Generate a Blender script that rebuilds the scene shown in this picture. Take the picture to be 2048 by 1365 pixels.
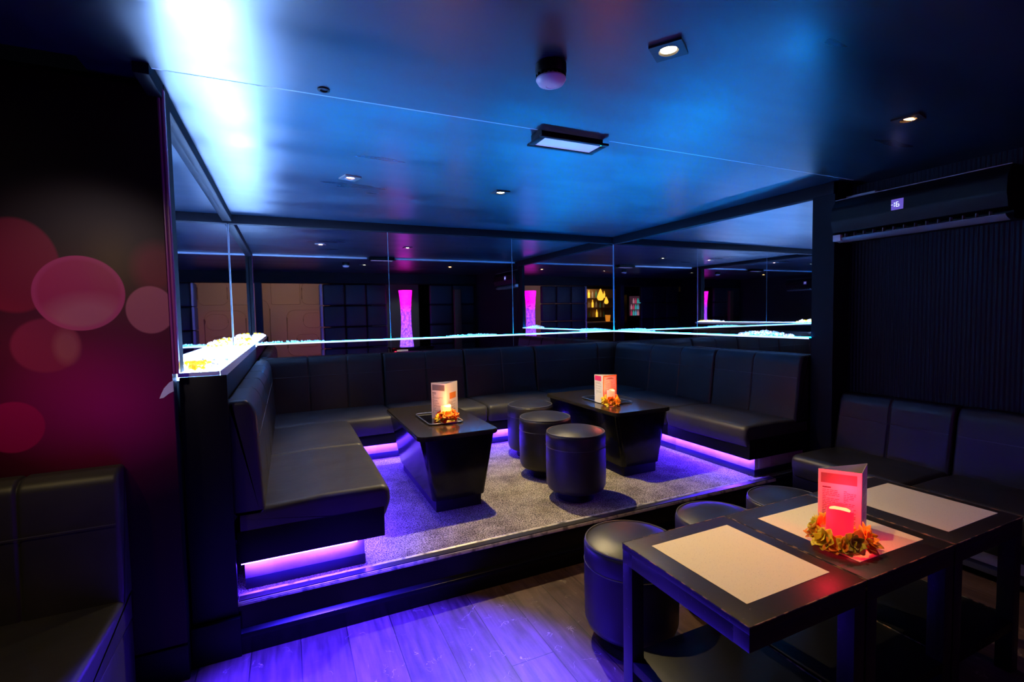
import bpy, bmesh, math, random
from mathutils import Vector, Matrix
random.seed(7)
for o in list(bpy.data.objects): bpy.data.objects.remove(o)
scn = bpy.context.scene
COL = scn.collection
PI = math.pi

# ------------------------------------------------------------------ camera
F_PX, YAW, PITCH, ROLL, EYE = 975.3, 24.7, 3.05, -1.1, 1.4
y_, p_, r_ = [math.radians(a) for a in (YAW, PITCH, ROLL)]
fw = Vector((math.sin(y_)*math.cos(p_), math.cos(y_)*math.cos(p_), -math.sin(p_)))
rt = Vector((math.cos(y_), -math.sin(y_), 0)); up = rt.cross(fw)
rt2 = rt*math.cos(r_) + up*math.sin(r_); up2 = -rt*math.sin(r_) + up*math.cos(r_)
cd = bpy.data.cameras.new('camera'); cam = bpy.data.objects.new('camera', cd); COL.objects.link(cam)
mw = Matrix((rt2, up2, -fw)).transposed().to_4x4(); mw.translation = Vector((0, 0, EYE))
cam.matrix_world = mw
cd.sensor_width = 36; cd.lens = F_PX/2048*36; cd.clip_start = .02; cd.clip_end = 60
scn.camera = cam

# ------------------------------------------------------------------ world, exposure
w = bpy.data.worlds.new('world'); scn.world = w; w.use_nodes = True
w.node_tree.nodes['Background'].inputs[0].default_value = (.10, .12, .25, 1)
w.node_tree.nodes['Background'].inputs[1].default_value = .004
scn.view_settings.view_transform = 'Standard'
scn.view_settings.look = 'None'
scn.view_settings.gamma = 1
scn.view_settings.use_curve_mapping = False
scn.view_settings.exposure = 0.0

BLUE = (.0, .25, 1.0)         # glow of the lit ledges
VIOLET = (.060, .016, 1.0)       # strips under the seats
WARM = (1.0, .74, .42)         # halogen downlights

def light(name, kind, loc, power, color, target=None, size=.05, spot=80, blend=.4, sy=None):
    d = bpy.data.lights.new(name, kind); d.energy = power; d.color = color
    if kind == 'SPOT': d.spot_size = math.radians(spot); d.spot_blend = blend; d.shadow_soft_size = size
    elif kind == 'POINT': d.shadow_soft_size = size
    elif kind == 'AREA':
        d.size = size
        if sy: d.shape = 'RECTANGLE'; d.size_y = sy
    o = bpy.data.objects.new(name, d); COL.objects.link(o); o.location = loc
    if target is not None:
        o.rotation_euler = (Vector(target)-Vector(loc)).to_track_quat('-Z', 'Y').to_euler()
    return o

# ------------------------------------------------------------------ materials
MATS = {}
def mat(name, base=(.02,.02,.02), rough=.5, metal=0, spec=.5, coat=0, emit=None, es=0, bump=None, var=None, trans=0, sss=0, ior=1.45):
    m = bpy.data.materials.new(name); m.use_nodes = True
    nt = m.node_tree; b = nt.nodes['Principled BSDF']
    b.inputs['Base Color'].default_value = (*base, 1); b.inputs['Roughness'].default_value = rough
    b.inputs['Metallic'].default_value = metal; b.inputs['Specular IOR Level'].default_value = spec
    b.inputs['Coat Weight'].default_value = coat; b.inputs['Coat Roughness'].default_value = .08
    b.inputs['Transmission Weight'].default_value = trans; b.inputs['IOR'].default_value = ior
    if sss: b.inputs['Subsurface Weight'].default_value = sss; b.inputs['Subsurface Scale'].default_value = .02
    if emit: b.inputs['Emission Color'].default_value = (*emit, 1); b.inputs['Emission Strength'].default_value = es
    tc = nt.nodes.new('ShaderNodeTexCoord')
    if bump:                        # (scale, strength, detail, (stretch))
        n = nt.nodes.new('ShaderNodeTexNoise'); n.inputs['Scale'].default_value = bump[0]; n.inputs['Detail'].default_value = bump[2]
        mp = nt.nodes.new('ShaderNodeMapping'); mp.inputs['Scale'].default_value = bump[3] if len(bump) > 3 else (1,1,1)
        nt.links.new(tc.outputs['Object'], mp.inputs[0]); nt.links.new(mp.outputs[0], n.inputs['Vector'])
        bp = nt.nodes.new('ShaderNodeBump'); bp.inputs['Strength'].default_value = bump[1]; bp.inputs['Distance'].default_value = .01 if name[:5] != 'satin' else .004
        nt.links.new(n.outputs[0], bp.inputs['Height']); nt.links.new(bp.outputs[0], b.inputs['Normal'])
    if var:                         # (scale, other colour, low, high)
        n = nt.nodes.new('ShaderNodeTexNoise'); n.inputs['Scale'].default_value = var[0]; n.inputs['Detail'].default_value = 6
        r = nt.nodes.new('ShaderNodeValToRGB'); r.color_ramp.elements[0].position = var[2]; r.color_ramp.elements[1].position = var[3]
        r.color_ramp.elements[0].color = (*base, 1); r.color_ramp.elements[1].color = (*var[1], 1)
        nt.links.new(tc.outputs['Object'], n.inputs['Vector']); nt.links.new(n.outputs[0], r.inputs[0]); nt.links.new(r.outputs[0], b.inputs['Base Color'])
    MATS[name] = m
    return m

def nodes(m): return m.node_tree, m.node_tree.nodes['Principled BSDF']
M = {}
M['ceiling'] = mat('satin_blue_black_paint', (.003,.013,.034), .33, spec=1.0, ior=1.75, bump=(2.6,.03,2,(1,2.2,1)))
# uneven brushed gloss on the ceiling
nt, b = nodes(M['ceiling'])
tc = nt.nodes.new('ShaderNodeTexCoord'); n = nt.nodes.new('ShaderNodeTexNoise'); n.inputs['Scale'].default_value = 1.4; n.inputs['Detail'].default_value = 3
mp = nt.nodes.new('ShaderNodeMapping'); mp.inputs['Scale'].default_value = (.6, 2.4, 1)
mr = nt.nodes.new('ShaderNodeMapRange'); mr.inputs['From Min'].default_value = .3; mr.inputs['From Max'].default_value = .7
mr.inputs['To Min'].default_value = .27; mr.inputs['To Max'].default_value = .40
nt.links.new(tc.outputs['Object'], mp.inputs[0]); nt.links.new(mp.outputs[0], n.inputs['Vector']); nt.links.new(n.outputs[0], mr.inputs[0]); nt.links.new(mr.outputs[0], b.inputs['Roughness'])
M['black'] = mat('black_satin_paint', (.0035,.0035,.005), .42, spec=.22, bump=(30,.05,3))
M['black_body'] = mat('black_body_lacquer', (.003,.003,.004), .16, spec=.32, bump=(10,.02,3))
M['tabletop'] = mat('glossy_dark_tabletop', (.020,.017,.013), .15, spec=.38, bump=(14,.02,3), var=(60,(.05,.045,.04),.70,.76))
M['black_matt'] = mat('matt_black_paint', (.004,.004,.006), .75, spec=.25)
M['black_gloss'] = mat('black_gloss_lacquer', (.004,.004,.005), .12, spec=.6, coat=.4, bump=(14,.02,3), var=(60,(.02,.018,.016),.68,.75))
M['leather'] = mat('black_leatherette', (.016,.016,.018), .40, spec=.55, bump=(420,.10,2), var=(3,(.028,.026,.025),.4,.7))
M['seat_leather'] = mat('worn_black_leatherette', (.030,.029,.028), .46, spec=.5, bump=(9,.18,6,(1,1.6,1)), var=(5,(.045,.042,.038),.4,.7))
M['piping'] = mat('black_piping', (.08,.08,.085), .35)
M['kick'] = mat('scuffed_white_kickboard', (.62,.50,.60), .5, bump=(25,.1,3), var=(9,(.75,.66,.72),.45,.6))
M['skirt'] = mat('dark_skirting', (.02,.02,.05), .5)
M['mirror'] = mat('dark_mirror_glass', (.74,.78,.82), .012, metal=1, spec=.5)
M['chrome'] = mat('chrome', (.9,.86,.80), .28, metal=1)
M['steel'] = mat('brushed_metal_nosing', (.62,.58,.48), .38, metal=.35, bump=(60,.15,3,(.2,1,1)), var=(18,(.18,.17,.15),.5,.62))
M['nosing'] = mat('dark_metal_nosing', (.05,.048,.044), .28, metal=.4, bump=(20,.08,3))
M['edge'] = mat('pale_seam_trim', (.55,.62,.72), .55)  # trim paint, shared by the rods standing for lit mirror edges
M['white_plastic'] = mat('white_plastic', (.75,.74,.76), .35)
M['paper'] = mat('cream_paper', (.78,.70,.52), .75, bump=(60,.05,3), var=(220,(.66,.58,.45),.6,.66))
M['ledge'] = mat('lit_ledge_glass', (.8,.9,1), .3, emit=BLUE, es=135)
M['ledge_wide'] = mat('lit_ledge_top', (.8,.9,1), .3, emit=(.23,.44,1.0), es=68)
M['ledge_front'] = mat('lit_ledge_edge', (.8,.9,1), .3, emit=(.60,.76,1), es=1.35)
M['crystal'] = mat('clear_crystal', (.9,.95,1), .12, emit=(.40,.62,1), es=.5, spec=.8)  # emission stands in for ledge light from below, as in the next two
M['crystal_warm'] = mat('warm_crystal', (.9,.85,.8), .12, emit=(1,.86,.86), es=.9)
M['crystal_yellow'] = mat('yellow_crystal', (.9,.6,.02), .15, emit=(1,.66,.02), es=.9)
M['led'] = mat('violet_strip', (.5,.4,1), .4, emit=VIOLET, es=300)
M['tan'] = mat('tan_panel_paint', (.60,.36,.22), .6, bump=(5,.05,3))
M['quilt'] = mat('dark_padded_vinyl', (.012,.014,.03), .5)
M['quilt_white'] = mat('white_padded_vinyl', (.7,.66,.72), .5)
M['magenta_trim'] = mat('pink_lacquered_trim', (.35,.06,.20), .25, spec=.6)
M['wall'] = mat('dark_navy_wall', (.005,.005,.010), .6, spec=.2)
M['brown'] = mat('brown_timber', (.12,.06,.035), .5, bump=(10,.1,4,(1,1,.2)))
M['glass'] = mat('green_bottle_glass', (.15,.5,.35), .1, trans=.6, spec=.6)
M['glass_clear'] = mat('clear_bottle_glass', (.8,.8,.8), .08, trans=.7)
M['amber'] = mat('amber_lit_glass', (.9,.4,.05), .3, emit=(1,.42,.03), es=2.6)
M['orange_lit'] = mat('orange_lit_acrylic', (.9,.35,.05), .4, emit=(1,.28,.02), es=1.0)

# corrugated wall panel of the recess
m = M['ribbed'] = mat('ribbed_dark_wallcovering', (.006,.006,.016), .55, spec=.3)
nt, b = nodes(m); tc = nt.nodes.new('ShaderNodeTexCoord'); wv = nt.nodes.new('ShaderNodeTexWave'); wv.bands_direction = 'Y'
wv.inputs['Scale'].default_value = 14; wv.inputs['Distortion'].default_value = .3
bp = nt.nodes.new('ShaderNodeBump'); bp.inputs['Strength'].default_value = .5; bp.inputs['Distance'].default_value = .01
nt.links.new(tc.outputs['Object'], wv.inputs['Vector']); nt.links.new(wv.outputs[1], bp.inputs['Height']); nt.links.new(bp.outputs[0], b.inputs['Normal'])

# carpet
m = M['carpet'] = mat('speckled_grey_carpet', (.06,.06,.06), .95, spec=.1)
nt, b = nodes(m); tc = nt.nodes.new('ShaderNodeTexCoord')
n1 = nt.nodes.new('ShaderNodeTexNoise'); n1.inputs['Scale'].default_value = 160; n1.inputs['Detail'].default_value = 3
n2 = nt.nodes.new('ShaderNodeTexNoise'); n2.inputs['Scale'].default_value = 7; n2.inputs['Detail'].default_value = 5
r1 = nt.nodes.new('ShaderNodeValToRGB'); r1.color_ramp.elements[0].position = .38; r1.color_ramp.elements[1].position = .66
r1.color_ramp.elements[0].color = (.06,.055,.044,1); r1.color_ramp.elements[1].color = (.60,.54,.38,1)
mx = nt.nodes.new('ShaderNodeMix'); mx.data_type = 'RGBA'; mx.blend_type = 'MULTIPLY'; mx.inputs[0].default_value = .75
r2 = nt.nodes.new('ShaderNodeValToRGB'); r2.color_ramp.elements[0].position = .35; r2.color_ramp.elements[1].position = .6; r2.color_ramp.elements[0].color = (.45,.43,.42,1)
nt.links.new(tc.outputs['Object'], n1.inputs['Vector']); nt.links.new(tc.outputs['Object'], n2.inputs['Vector'])
nt.links.new(n1.outputs[0], r1.inputs[0]); nt.links.new(n2.outputs[0], r2.inputs[0])
nt.links.new(r1.outputs[0], mx.inputs[6]); nt.links.new(r2.outputs[0], mx.inputs[7]); nt.links.new(mx.outputs[2], b.inputs['Base Color'])
bp = nt.nodes.new('ShaderNodeBump'); bp.inputs['Strength'].default_value = .9; bp.inputs['Distance'].default_value = .006
nt.links.new(n1.outputs[0], bp.inputs['Height']); nt.links.new(bp.outputs[0], b.inputs['Normal'])

# wood floor, boards run away from the camera along Y
m = M['floor'] = mat('scuffed_dark_floorboards', (.05,.03,.025), .34, spec=.5)
nt, b = nodes(m); tc = nt.nodes.new('ShaderNodeTexCoord')
mp = nt.nodes.new('ShaderNodeMapping'); mp.inputs['Rotation'].default_value = (0,0,PI/2); nt.links.new(tc.outputs['Object'], mp.inputs[0])
br = nt.nodes.new('ShaderNodeTexBrick'); br.offset = .37
br.inputs['Scale'].default_value = 1; br.inputs['Brick Width'].default_value = 1.25; br.inputs['Row Height'].default_value = .19
br.inputs['Mortar Size'].default_value = .0018; br.inputs['Mortar Smooth'].default_value = .1
br.inputs['Color1'].default_value = (.050,.028,.026,1); br.inputs['Color2'].default_value = (.085,.050,.044,1); br.inputs['Mortar'].default_value = (.008,.005,.004,1)
nt.links.new(mp.outputs[0], br.inputs['Vector'])
mg = nt.nodes.new('ShaderNodeMapping'); mg.inputs['Scale'].default_value = (16, 1.6, 1); nt.links.new(tc.outputs['Object'], mg.inputs[0])
gr = nt.nodes.new('ShaderNodeTexNoise'); gr.inputs['Scale'].default_value = 2.5; gr.inputs['Detail'].default_value = 8; nt.links.new(mg.outputs[0], gr.inputs['Vector'])
rg = nt.nodes.new('ShaderNodeValToRGB'); rg.color_ramp.elements[0].color = (.55,.5,.5,1); rg.color_ramp.elements[1].color = (1.25,1.2,1.15,1)
rg.color_ramp.elements[0].position = .35; rg.color_ramp.elements[1].position = .65
nt.links.new(gr.outputs[0], rg.inputs[0])
mx = nt.nodes.new('ShaderNodeMix'); mx.data_type = 'RGBA'; mx.blend_type = 'MULTIPLY'; mx.inputs[0].default_value = 1
nt.links.new(br.outputs[0], mx.inputs[6]); nt.links.new(rg.outputs[0], mx.inputs[7])
# scuffs: pale thin scratches
sc = nt.nodes.new('ShaderNodeTexVoronoi'); sc.feature = 'DISTANCE_TO_EDGE'; sc.inputs['Scale'].default_value = 5.5; sc.inputs['Randomness'].default_value = 1
wn = nt.nodes.new('ShaderNodeTexNoise'); wn.inputs['Scale'].default_value = 9; wn.inputs['Detail'].default_value = 4
va = nt.nodes.new('ShaderNodeMixRGB'); va.blend_type = 'ADD'; va.inputs[0].default_value = .35
nt.links.new(tc.outputs['Object'], wn.inputs['Vector']); nt.links.new(tc.outputs['Object'], va.inputs[1]); nt.links.new(wn.outputs[1], va.inputs[2]); nt.links.new(va.outputs[0], sc.inputs['Vector'])
rs = nt.nodes.new('ShaderNodeValToRGB'); rs.color_ramp.elements[0].position = .0; rs.color_ramp.elements[1].position = .010
rs.color_ramp.elements[0].color = (1,1,1,1); rs.color_ramp.elements[1].color = (0,0,0,1); nt.links.new(sc.outputs[0], rs.inputs[0])
sm = nt.nodes.new('ShaderNodeMath'); sm.operation = 'MULTIPLY'; n3 = nt.nodes.new('ShaderNodeTexNoise'); n3.inputs['Scale'].default_value = 14
r3 = nt.nodes.new('ShaderNodeValToRGB'); r3.color_ramp.elements[0].position = .56; r3.color_ramp.elements[1].position = .66
nt.links.new(tc.outputs['Object'], n3.inputs['Vector']); nt.links.new(n3.outputs[0], r3.inputs[0]); nt.links.new(rs.outputs[0], sm.inputs[0]); nt.links.new(r3.outputs[0], sm.inputs[1])
m2 = nt.nodes.new('ShaderNodeMix'); m2.data_type = 'RGBA'; nt.links.new(sm.outputs[0], m2.inputs[0]); nt.links.new(mx.outputs[2], m2.inputs[6]); m2.inputs[7].default_value = (.30,.24,.20,1)
nt.links.new(m2.outputs[2], b.inputs['Base Color'])
bp = nt.nodes.new('ShaderNodeBump'); bp.inputs['Strength'].default_value = .25; bp.inputs['Distance'].default_value = .004
ad = nt.nodes.new('ShaderNodeMath'); ad.operation = 'ADD'
n4 = nt.nodes.new('ShaderNodeTexNoise'); n4.inputs['Scale'].default_value = 22; n4.inputs['Detail'].default_value = 6
nt.links.new(tc.outputs['Object'], n4.inputs['Vector']); nt.links.new(n4.outputs[0], ad.inputs[0]); nt.links.new(gr.outputs[0], ad.inputs[1]); nt.links.new(ad.outputs[0], bp.inputs['Height']); nt.links.new(bp.outputs[0], b.inputs['Normal'])
rr = nt.nodes.new('ShaderNodeMapRange'); rr.inputs['To Min'].default_value = .26; rr.inputs['To Max'].default_value = .48; nt.links.new(n4.outputs[0], rr.inputs[0]); nt.links.new(rr.outputs[0], b.inputs['Roughness'])

# worn black table lacquer with pale chips
m = M['table'] = mat('worn_black_table_lacquer', (.02,.019,.019), .40, spec=.5)
nt, b = nodes(m); tc = nt.nodes.new('ShaderNodeTexCoord')
n1 = nt.nodes.new('ShaderNodeTexNoise'); n1.inputs['Scale'].default_value = 60; n1.inputs['Detail'].default_value = 9
r1 = nt.nodes.new('ShaderNodeValToRGB'); e = r1.color_ramp.elements; e[0].position = .66; e[0].color = (.020,.018,.018,1); e[1].position = .76; e[1].color = (.14,.11,.09,1)
nt.links.new(tc.outputs['Object'], n1.inputs['Vector']); nt.links.new(n1.outputs[0], r1.inputs[0]); nt.links.new(r1.outputs[0], b.inputs['Base Color'])
bp = nt.nodes.new('ShaderNodeBump'); bp.inputs['Strength'].default_value = .15; bp.inputs['Distance'].default_value = .004
n2 = nt.nodes.new('ShaderNodeTexNoise'); n2.inputs['Scale'].default_value = 40; n2.inputs['Detail'].default_value = 6
nt.links.new(tc.outputs['Object'], n2.inputs['Vector']); nt.links.new(n2.outputs[0], bp.inputs['Height']); nt.links.new(bp.outputs[0], b.inputs['Normal'])
M['worn_edge'] = mat('worn_bare_edge', (.30,.17,.09), .6, var=(25,(.02,.016,.015),.42,.5))

# mural: out-of-focus pink discs printed on a dark panel (object coords, metres)
m = M['mural'] = mat('pink_bokeh_print', (.05,.0,.01), .45, spec=.3)
nt, b = nodes(m); tc = nt.nodes.new('ShaderNodeTexCoord'); sep = nt.nodes.new('ShaderNodeSeparateXYZ'); ofs = nt.nodes.new('ShaderNodeVectorMath'); ofs.inputs[1].default_value = (-.38, 2.2, 0); nt.links.new(tc.outputs['Object'], ofs.inputs[0]); nt.links.new(ofs.outputs[0], sep.inputs[0])
def mth(op, a, c=None, clamp=False):
    q = nt.nodes.new('ShaderNodeMath'); q.operation = op; q.use_clamp = clamp
    for i, v in enumerate((a, c)):
        if v is None: continue
        if isinstance(v, (int, float)): q.inputs[i].default_value = v
        else: nt.links.new(v, q.inputs[i])
    return q.outputs[0]
def disc(cx, cz, rx, rz, soft):
    dx = mth('DIVIDE', mth('SUBTRACT', sep.outputs[0], cx), rx); dz = mth('DIVIDE', mth('SUBTRACT', sep.outputs[2], cz), rz)
    d = mth('SQRT', mth('ADD', mth('MULTIPLY', dx, dx), mth('MULTIPLY', dz, dz)))
    return mth('DIVIDE', mth('SUBTRACT', 1.0, d), soft, True), d
cur = None
def over(col, fac, k=1.0):
    global cur
    q = nt.nodes.new('ShaderNodeMix'); q.data_type = 'RGBA'
    nt.links.new(mth('MULTIPLY', fac, k, True), q.inputs[0])
    if cur is None: q.inputs[6].default_value = (.012,.0,.003,1)
    else: nt.links.new(cur, q.inputs[6])
    q.inputs[7].default_value = (*col, 1); cur = q.outputs[2]
over((.16,.0,.035), disc(-.62,1.20,.52,.50,.9)[0], 1)
over((.26,.0,.09), disc(-.60,1.10,.34,.26,.9)[0], .9)
over((.05,.02,.0), disc(-.55,1.60,.26,.22,.8)[0], .8)
over((.24,.004,.03), disc(-.83,1.60,.125,.165,.07)[0], .85)
over((.20,.012,.02), disc(-.43,1.60,.095,.115,.5)[0], .75)
over((.24,.01,.05), disc(-.76,1.325,.098,.098,.10)[0], .9)
over((.36,.09,.10), disc(-.705,1.32,.045,.075,.5)[0], .6)
over((.32,.0,.06), disc(-.86,1.05,.085,.09,.06)[0], .9)
a1, d1 = disc(-.660,1.506,.131,.133,.035)
over((.42,.02,.09), a1, .95)
lo = disc(-.640,1.40,.16,.12,.5)[0]
over((.50,.13,.16), mth('MULTIPLY', lo, a1), .85)
rim = mth('SUBTRACT', disc(-.660,1.506,.131,.133,.02)[0], disc(-.660,1.506,.122,.124,.10)[0], True)
over((.48,.04,.14), rim, .8)
over((.44,.11,.13), disc(-.457,1.445,.077,.090,.06)[0], .85)
over((.30,.20,.02), disc(-.56,1.62,.10,.16,.9)[0], .12)
nt.links.new(cur, b.inputs['Base Color'])

# waisted lamp column: magenta top, violet textured foot
m = M['column'] = mat('lit_lamp_fabric', (.8,.3,.7), .6)
nt, b = nodes(m); tc = nt.nodes.new('ShaderNodeTexCoord'); sep2 = nt.nodes.new('ShaderNodeSeparateXYZ'); nt.links.new(tc.outputs['Object'], sep2.inputs[0])
mr = nt.nodes.new('ShaderNodeMapRange'); mr.inputs['From Min'].default_value = 0; mr.inputs['From Max'].default_value = 1.1; nt.links.new(sep2.outputs[2], mr.inputs[0])
rc = nt.nodes.new('ShaderNodeValToRGB'); e = rc.color_ramp.elements; e[0].position = .1; e[0].color = (.24,.07,.95,1); e[1].position = .95; e[1].color = (1,0,.55,1)
x = e.new(.62); x.color = (.36,.03,.85,1); x = e.new(.76); x.color = (1,.0,.55,1)
nt.links.new(mr.outputs[0], rc.inputs[0])
ns = nt.nodes.new('ShaderNodeTexNoise'); ns.inputs['Scale'].default_value = 28; ns.inputs['Detail'].default_value = 5; nt.links.new(tc.outputs['Object'], ns.inputs['Vector'])
rn = nt.nodes.new('ShaderNodeMapRange'); rn.inputs['From Min'].default_value = .35; rn.inputs['From Max'].default_value = .65; rn.inputs['To Min'].default_value = 1.0; rn.inputs['To Max'].default_value = 4.2
nt.links.new(ns.outputs[0], rn.inputs[0]); nt.links.new(rc.outputs[0], b.inputs['Emission Color']); nt.links.new(rn.outputs[0], b.inputs['Emission Strength'])

for nm, c in (('petal_orange',(.95,.22,.01)),('petal_yellow',(.95,.62,.03)),('petal_red',(.85,.03,.01)),('petal_green',(.35,.55,.05)),('petal_wilted',(.80,.60,.06))):
    M[nm] = mat(nm, c, .6, sss=.2)
M['menu_white'] = mat('menu_card', (.82,.76,.72), .45)
M['menu_grey'] = mat('menu_header_ink', (.22,.16,.15), .5)
M['menu_pink'] = mat('menu_pink_ink', (.75,.03,.16), .5)
M['menu_orange'] = mat('menu_orange_ink', (.85,.25,.02), .5)
M['menu_text'] = mat('menu_text_ink', (.10,.06,.07), .6)

# ------------------------------------------------------------------ mesh helpers
def tag(o, label=None, cat=None, group=None, kind=None):
    if label: o['label'] = label
    if cat: o['category'] = cat
    if group: o['group'] = group
    if kind: o['kind'] = kind
    return o
def thing(name, label, cat, loc=(0,0,0), rz=0, group=None):
    o = bpy.data.objects.new(name, None); COL.objects.link(o); o.empty_display_size = .1
    o.location = loc; o.rotation_euler = (0,0,rz)
    return tag(o, label, cat, group)
def finish(name, bm, ms, parent=None, smooth=True, angle=35, loc=None):
    bmesh.ops.recalc_face_normals(bm, faces=bm.faces[:])
    if smooth:
        for f in bm.faces: f.smooth = True
        for e in bm.edges:
            if len(e.link_faces) == 2 and e.calc_face_angle(0) > math.radians(angle): e.smooth = False
    me = bpy.data.meshes.new(name); bm.to_mesh(me); bm.free()
    for q in (ms if isinstance(ms, (list, tuple)) else [ms]): me.materials.append(q)
    o = bpy.data.objects.new(name, me); COL.objects.link(o)
    if parent: o.parent = parent
    if loc: o.location = loc
    return o
def box(bm, a, c, bev=0, seg=2, mi=0):
    vs = [bm.verts.new((x, y, z)) for x in (a[0], c[0]) for y in (a[1], c[1]) for z in (a[2], c[2])]
    fs = [bm.faces.new([vs[i] for i in q]) for q in ((0,1,3,2),(4,6,7,5),(0,4,5,1),(2,3,7,6),(0,2,6,4),(1,5,7,3))]
    for f in fs: f.material_index = mi
    if bev:
        bmesh.ops.recalc_face_normals(bm, faces=fs)
        es = list({e for f in fs for e in f.edges})
        r = bmesh.ops.bevel(bm, geom=es, offset=bev, segments=seg, profile=.5, affect='EDGES')
        for f in r['faces']: f.material_index = mi
def B(name, a, c, m, parent=None, bev=0, loc=None):
    bm = bmesh.new(); box(bm, a, c, bev); return finish(name, bm, m, parent, loc=loc)
def S(name, a, c, m, bev=0):
    return tag(B(name, a, c, m, None, bev), kind='structure')
def lathe(bm, prof, seg=40, c=(0,0,0), mi=0, close=True):
    rings = []
    for r, z in prof:
        if r < 1e-6: rings.append([bm.verts.new((c[0], c[1], c[2]+z))])
        else: rings.append([bm.verts.new((c[0]+r*math.cos(2*PI*k/seg), c[1]+r*math.sin(2*PI*k/seg), c[2]+z)) for k in range(seg)])
    for A, C in zip(rings, rings[1:]):
        for k in range(seg):
            k2 = (k+1) % seg
            if len(A) == 1 and len(C) == 1: continue
            if len(A) == 1: f = bm.faces.new((A[0], C[k], C[k2]))
            elif len(C) == 1: f = bm.faces.new((A[k], C[0], A[k2]))
            else: f = bm.faces.new((A[k], C[k], C[k2], A[k2]))
            f.material_index = mi
    if close:
        for R in (rings[0], rings[-1]):
            if len(R) > 1: bm.faces.new(R).material_index = mi
def tube(bm, pts, r, seg=8, closed=False, mi=0):
    pts = [Vector(p) for p in pts]; N = len(pts); rings = []
    for i, p in enumerate(pts):
        a = pts[(i-1) % N] if (closed or i > 0) else p; c = pts[(i+1) % N] if (closed or i < N-1) else p
        t = (c-a).normalized(); u = t.cross(Vector((0,0,1)))
        if u.length < 1e-3: u = t.cross(Vector((0,1,0)))
        u.normalize(); v = t.cross(u)
        rings.append([bm.verts.new(p+u*r*math.cos(2*PI*k/seg)+v*r*math.sin(2*PI*k/seg)) for k in range(seg)])
    for i in range(N if closed else N-1):
        A, C = rings[i], rings[(i+1) % N]
        for k in range(seg): bm.faces.new((A[k], A[(k+1) % seg], C[(k+1) % seg], C[k])).material_index = mi
    if not closed: bm.faces.new(rings[0]).material_index = mi; bm.faces.new(rings[-1]).material_index = mi
def roundpoly(pts, rad, n=6):
    out = []; N = len(pts)
    for i in range(N):
        p = Vector(pts[i]); a = (Vector(pts[i-1])-p); c = (Vector(pts[(i+1) % N])-p)
        r = rad[i] if isinstance(rad, (list, tuple)) else rad
        if r <= 0: out.append(p); continue
        la, lc = a.length, c.length; a.normalize(); c.normalize()
        th = a.angle(c); d = min(r/math.tan(th/2), la*.49, lc*.49); rr = d*math.tan(th/2)
        ctr = p+(a+c).normalized()*rr/math.sin(th/2)
        s = p+a*d-ctr; e = p+c*d-ctr
        for k in range(n+1):
            t = k/n; v = s.lerp(e, t); v = v.normalized()*rr; out.append(ctr+v)
    return out
def cushion(bm, prof, L, fn, r=.02, seams=(), sag=0, mi=0):
    """profile swept along u with rounded ends and stitched grooves"""
    N = len(prof); area = sum(prof[i][0]*prof[(i+1) % N][1]-prof[(i+1) % N][0]*prof[i][1] for i in range(N)); sg = 1 if area > 0 else -1
    nor = []
    for i in range(N):
        t = (prof[(i+1) % N]-prof[i-1]).normalized(); nor.append(Vector((t[1], -t[0]))*sg)
    us = set([0, L]);
    for k in range(1, 7): q = r*(1-math.cos(k/6*PI/2)); us |= {q, L-q}
    k = 0
    while k*.05 < L: us.add(min(max(k*.05, 0), L)); k += 1
    for s, d, w in seams:
        for j in (-3,-2,-1.4,-1,-.6,-.3,0,.3,.6,1,1.4,2,3): us.add(s+j*w)
    us = sorted(u for u in us if 0 <= u <= L); u2 = []
    for u in us:
        if not u2 or u-u2[-1] > 5e-4: u2.append(u)
    rings = []
    for u in u2:
        d = min(u, L-u); e = r-math.sqrt(max(0, r*r-(r-d)**2)) if d < r else 0
        for s, dep, wd in seams: e += dep*math.exp(-((u-s)/wd)**2)
        e -= sag*math.sin(PI*u/L)
        rings.append([bm.verts.new(fn(u, *(prof[i]-nor[i]*e))) for i in range(N)])
    for A, C in zip(rings, rings[1:]):
        for i in range(N): bm.faces.new((A[i], A[(i+1) % N], C[(i+1) % N], C[i])).material_index = mi
    bm.faces.new(rings[0]).material_index = mi; bm.faces.new(rings[-1]).material_index = mi

# ================================================================== THE ROOM
YB, XR, XL = 4.75, 3.52, -.42           # mirror planes
ZC, ZF, ZP = 2.285, 2.262, .22            # ceiling over platform, front ceiling, platform
S('floor', (-8, -6, -.08), (4.2, 2.30, 0), M['floor'])
S('floor_platform', (-.30, 2.335, 0), (XR+.2, YB+.1, ZP), M['carpet'])
S('ceiling_platform', (-.6, 2.052, ZC), (4.0, YB+.1, ZC+.08), M['ceiling'])
S('ceiling_front', (-2.3, -.25, ZF), (4.0, 2.0515, ZF+.12), M['ceiling'])
S('ceiling_rear', (-8, -6, 2.42), (4.2, -.25, 2.5), M['black_matt'])
S('wall_back', (-.6, YB+.012, 0), (4.0, YB+.1, ZC), M['wall'])
S('wall_right', (XR+.012, 2.34, 0), (XR+.16, YB+.012, ZC), M['wall'])
S('wall_recess', (3.68, -.5, 0), (3.76, 2.18, ZF), M['ribbed'])
S('trim_post', (3.50, 2.18, 0), (3.70, 2.338, ZC), M['wall'])
S('wall_left', (XL-.10, 2.32, 0), (XL-.012, YB, ZC), M['wall'])
S('wall_mural', (-2.3, 2.225, 0), (-.403, 2.284, ZC), M['wall'])
S('wall_side', (-2.38, -.25, 0), (-2.3, 2.32, ZF), M['wall'])
S('wall_rear_far', (-8, -6.1, 0), (4.2, -6, 2.5), M['wall'])
S('wall_rear_left', (-8.1, -6, 0), (-8, -.25, 2.5), M['wall'])
S('wall_rear_right', (4.2, -6, 0), (4.3, -.25, 2.5), M['wall'])
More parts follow.
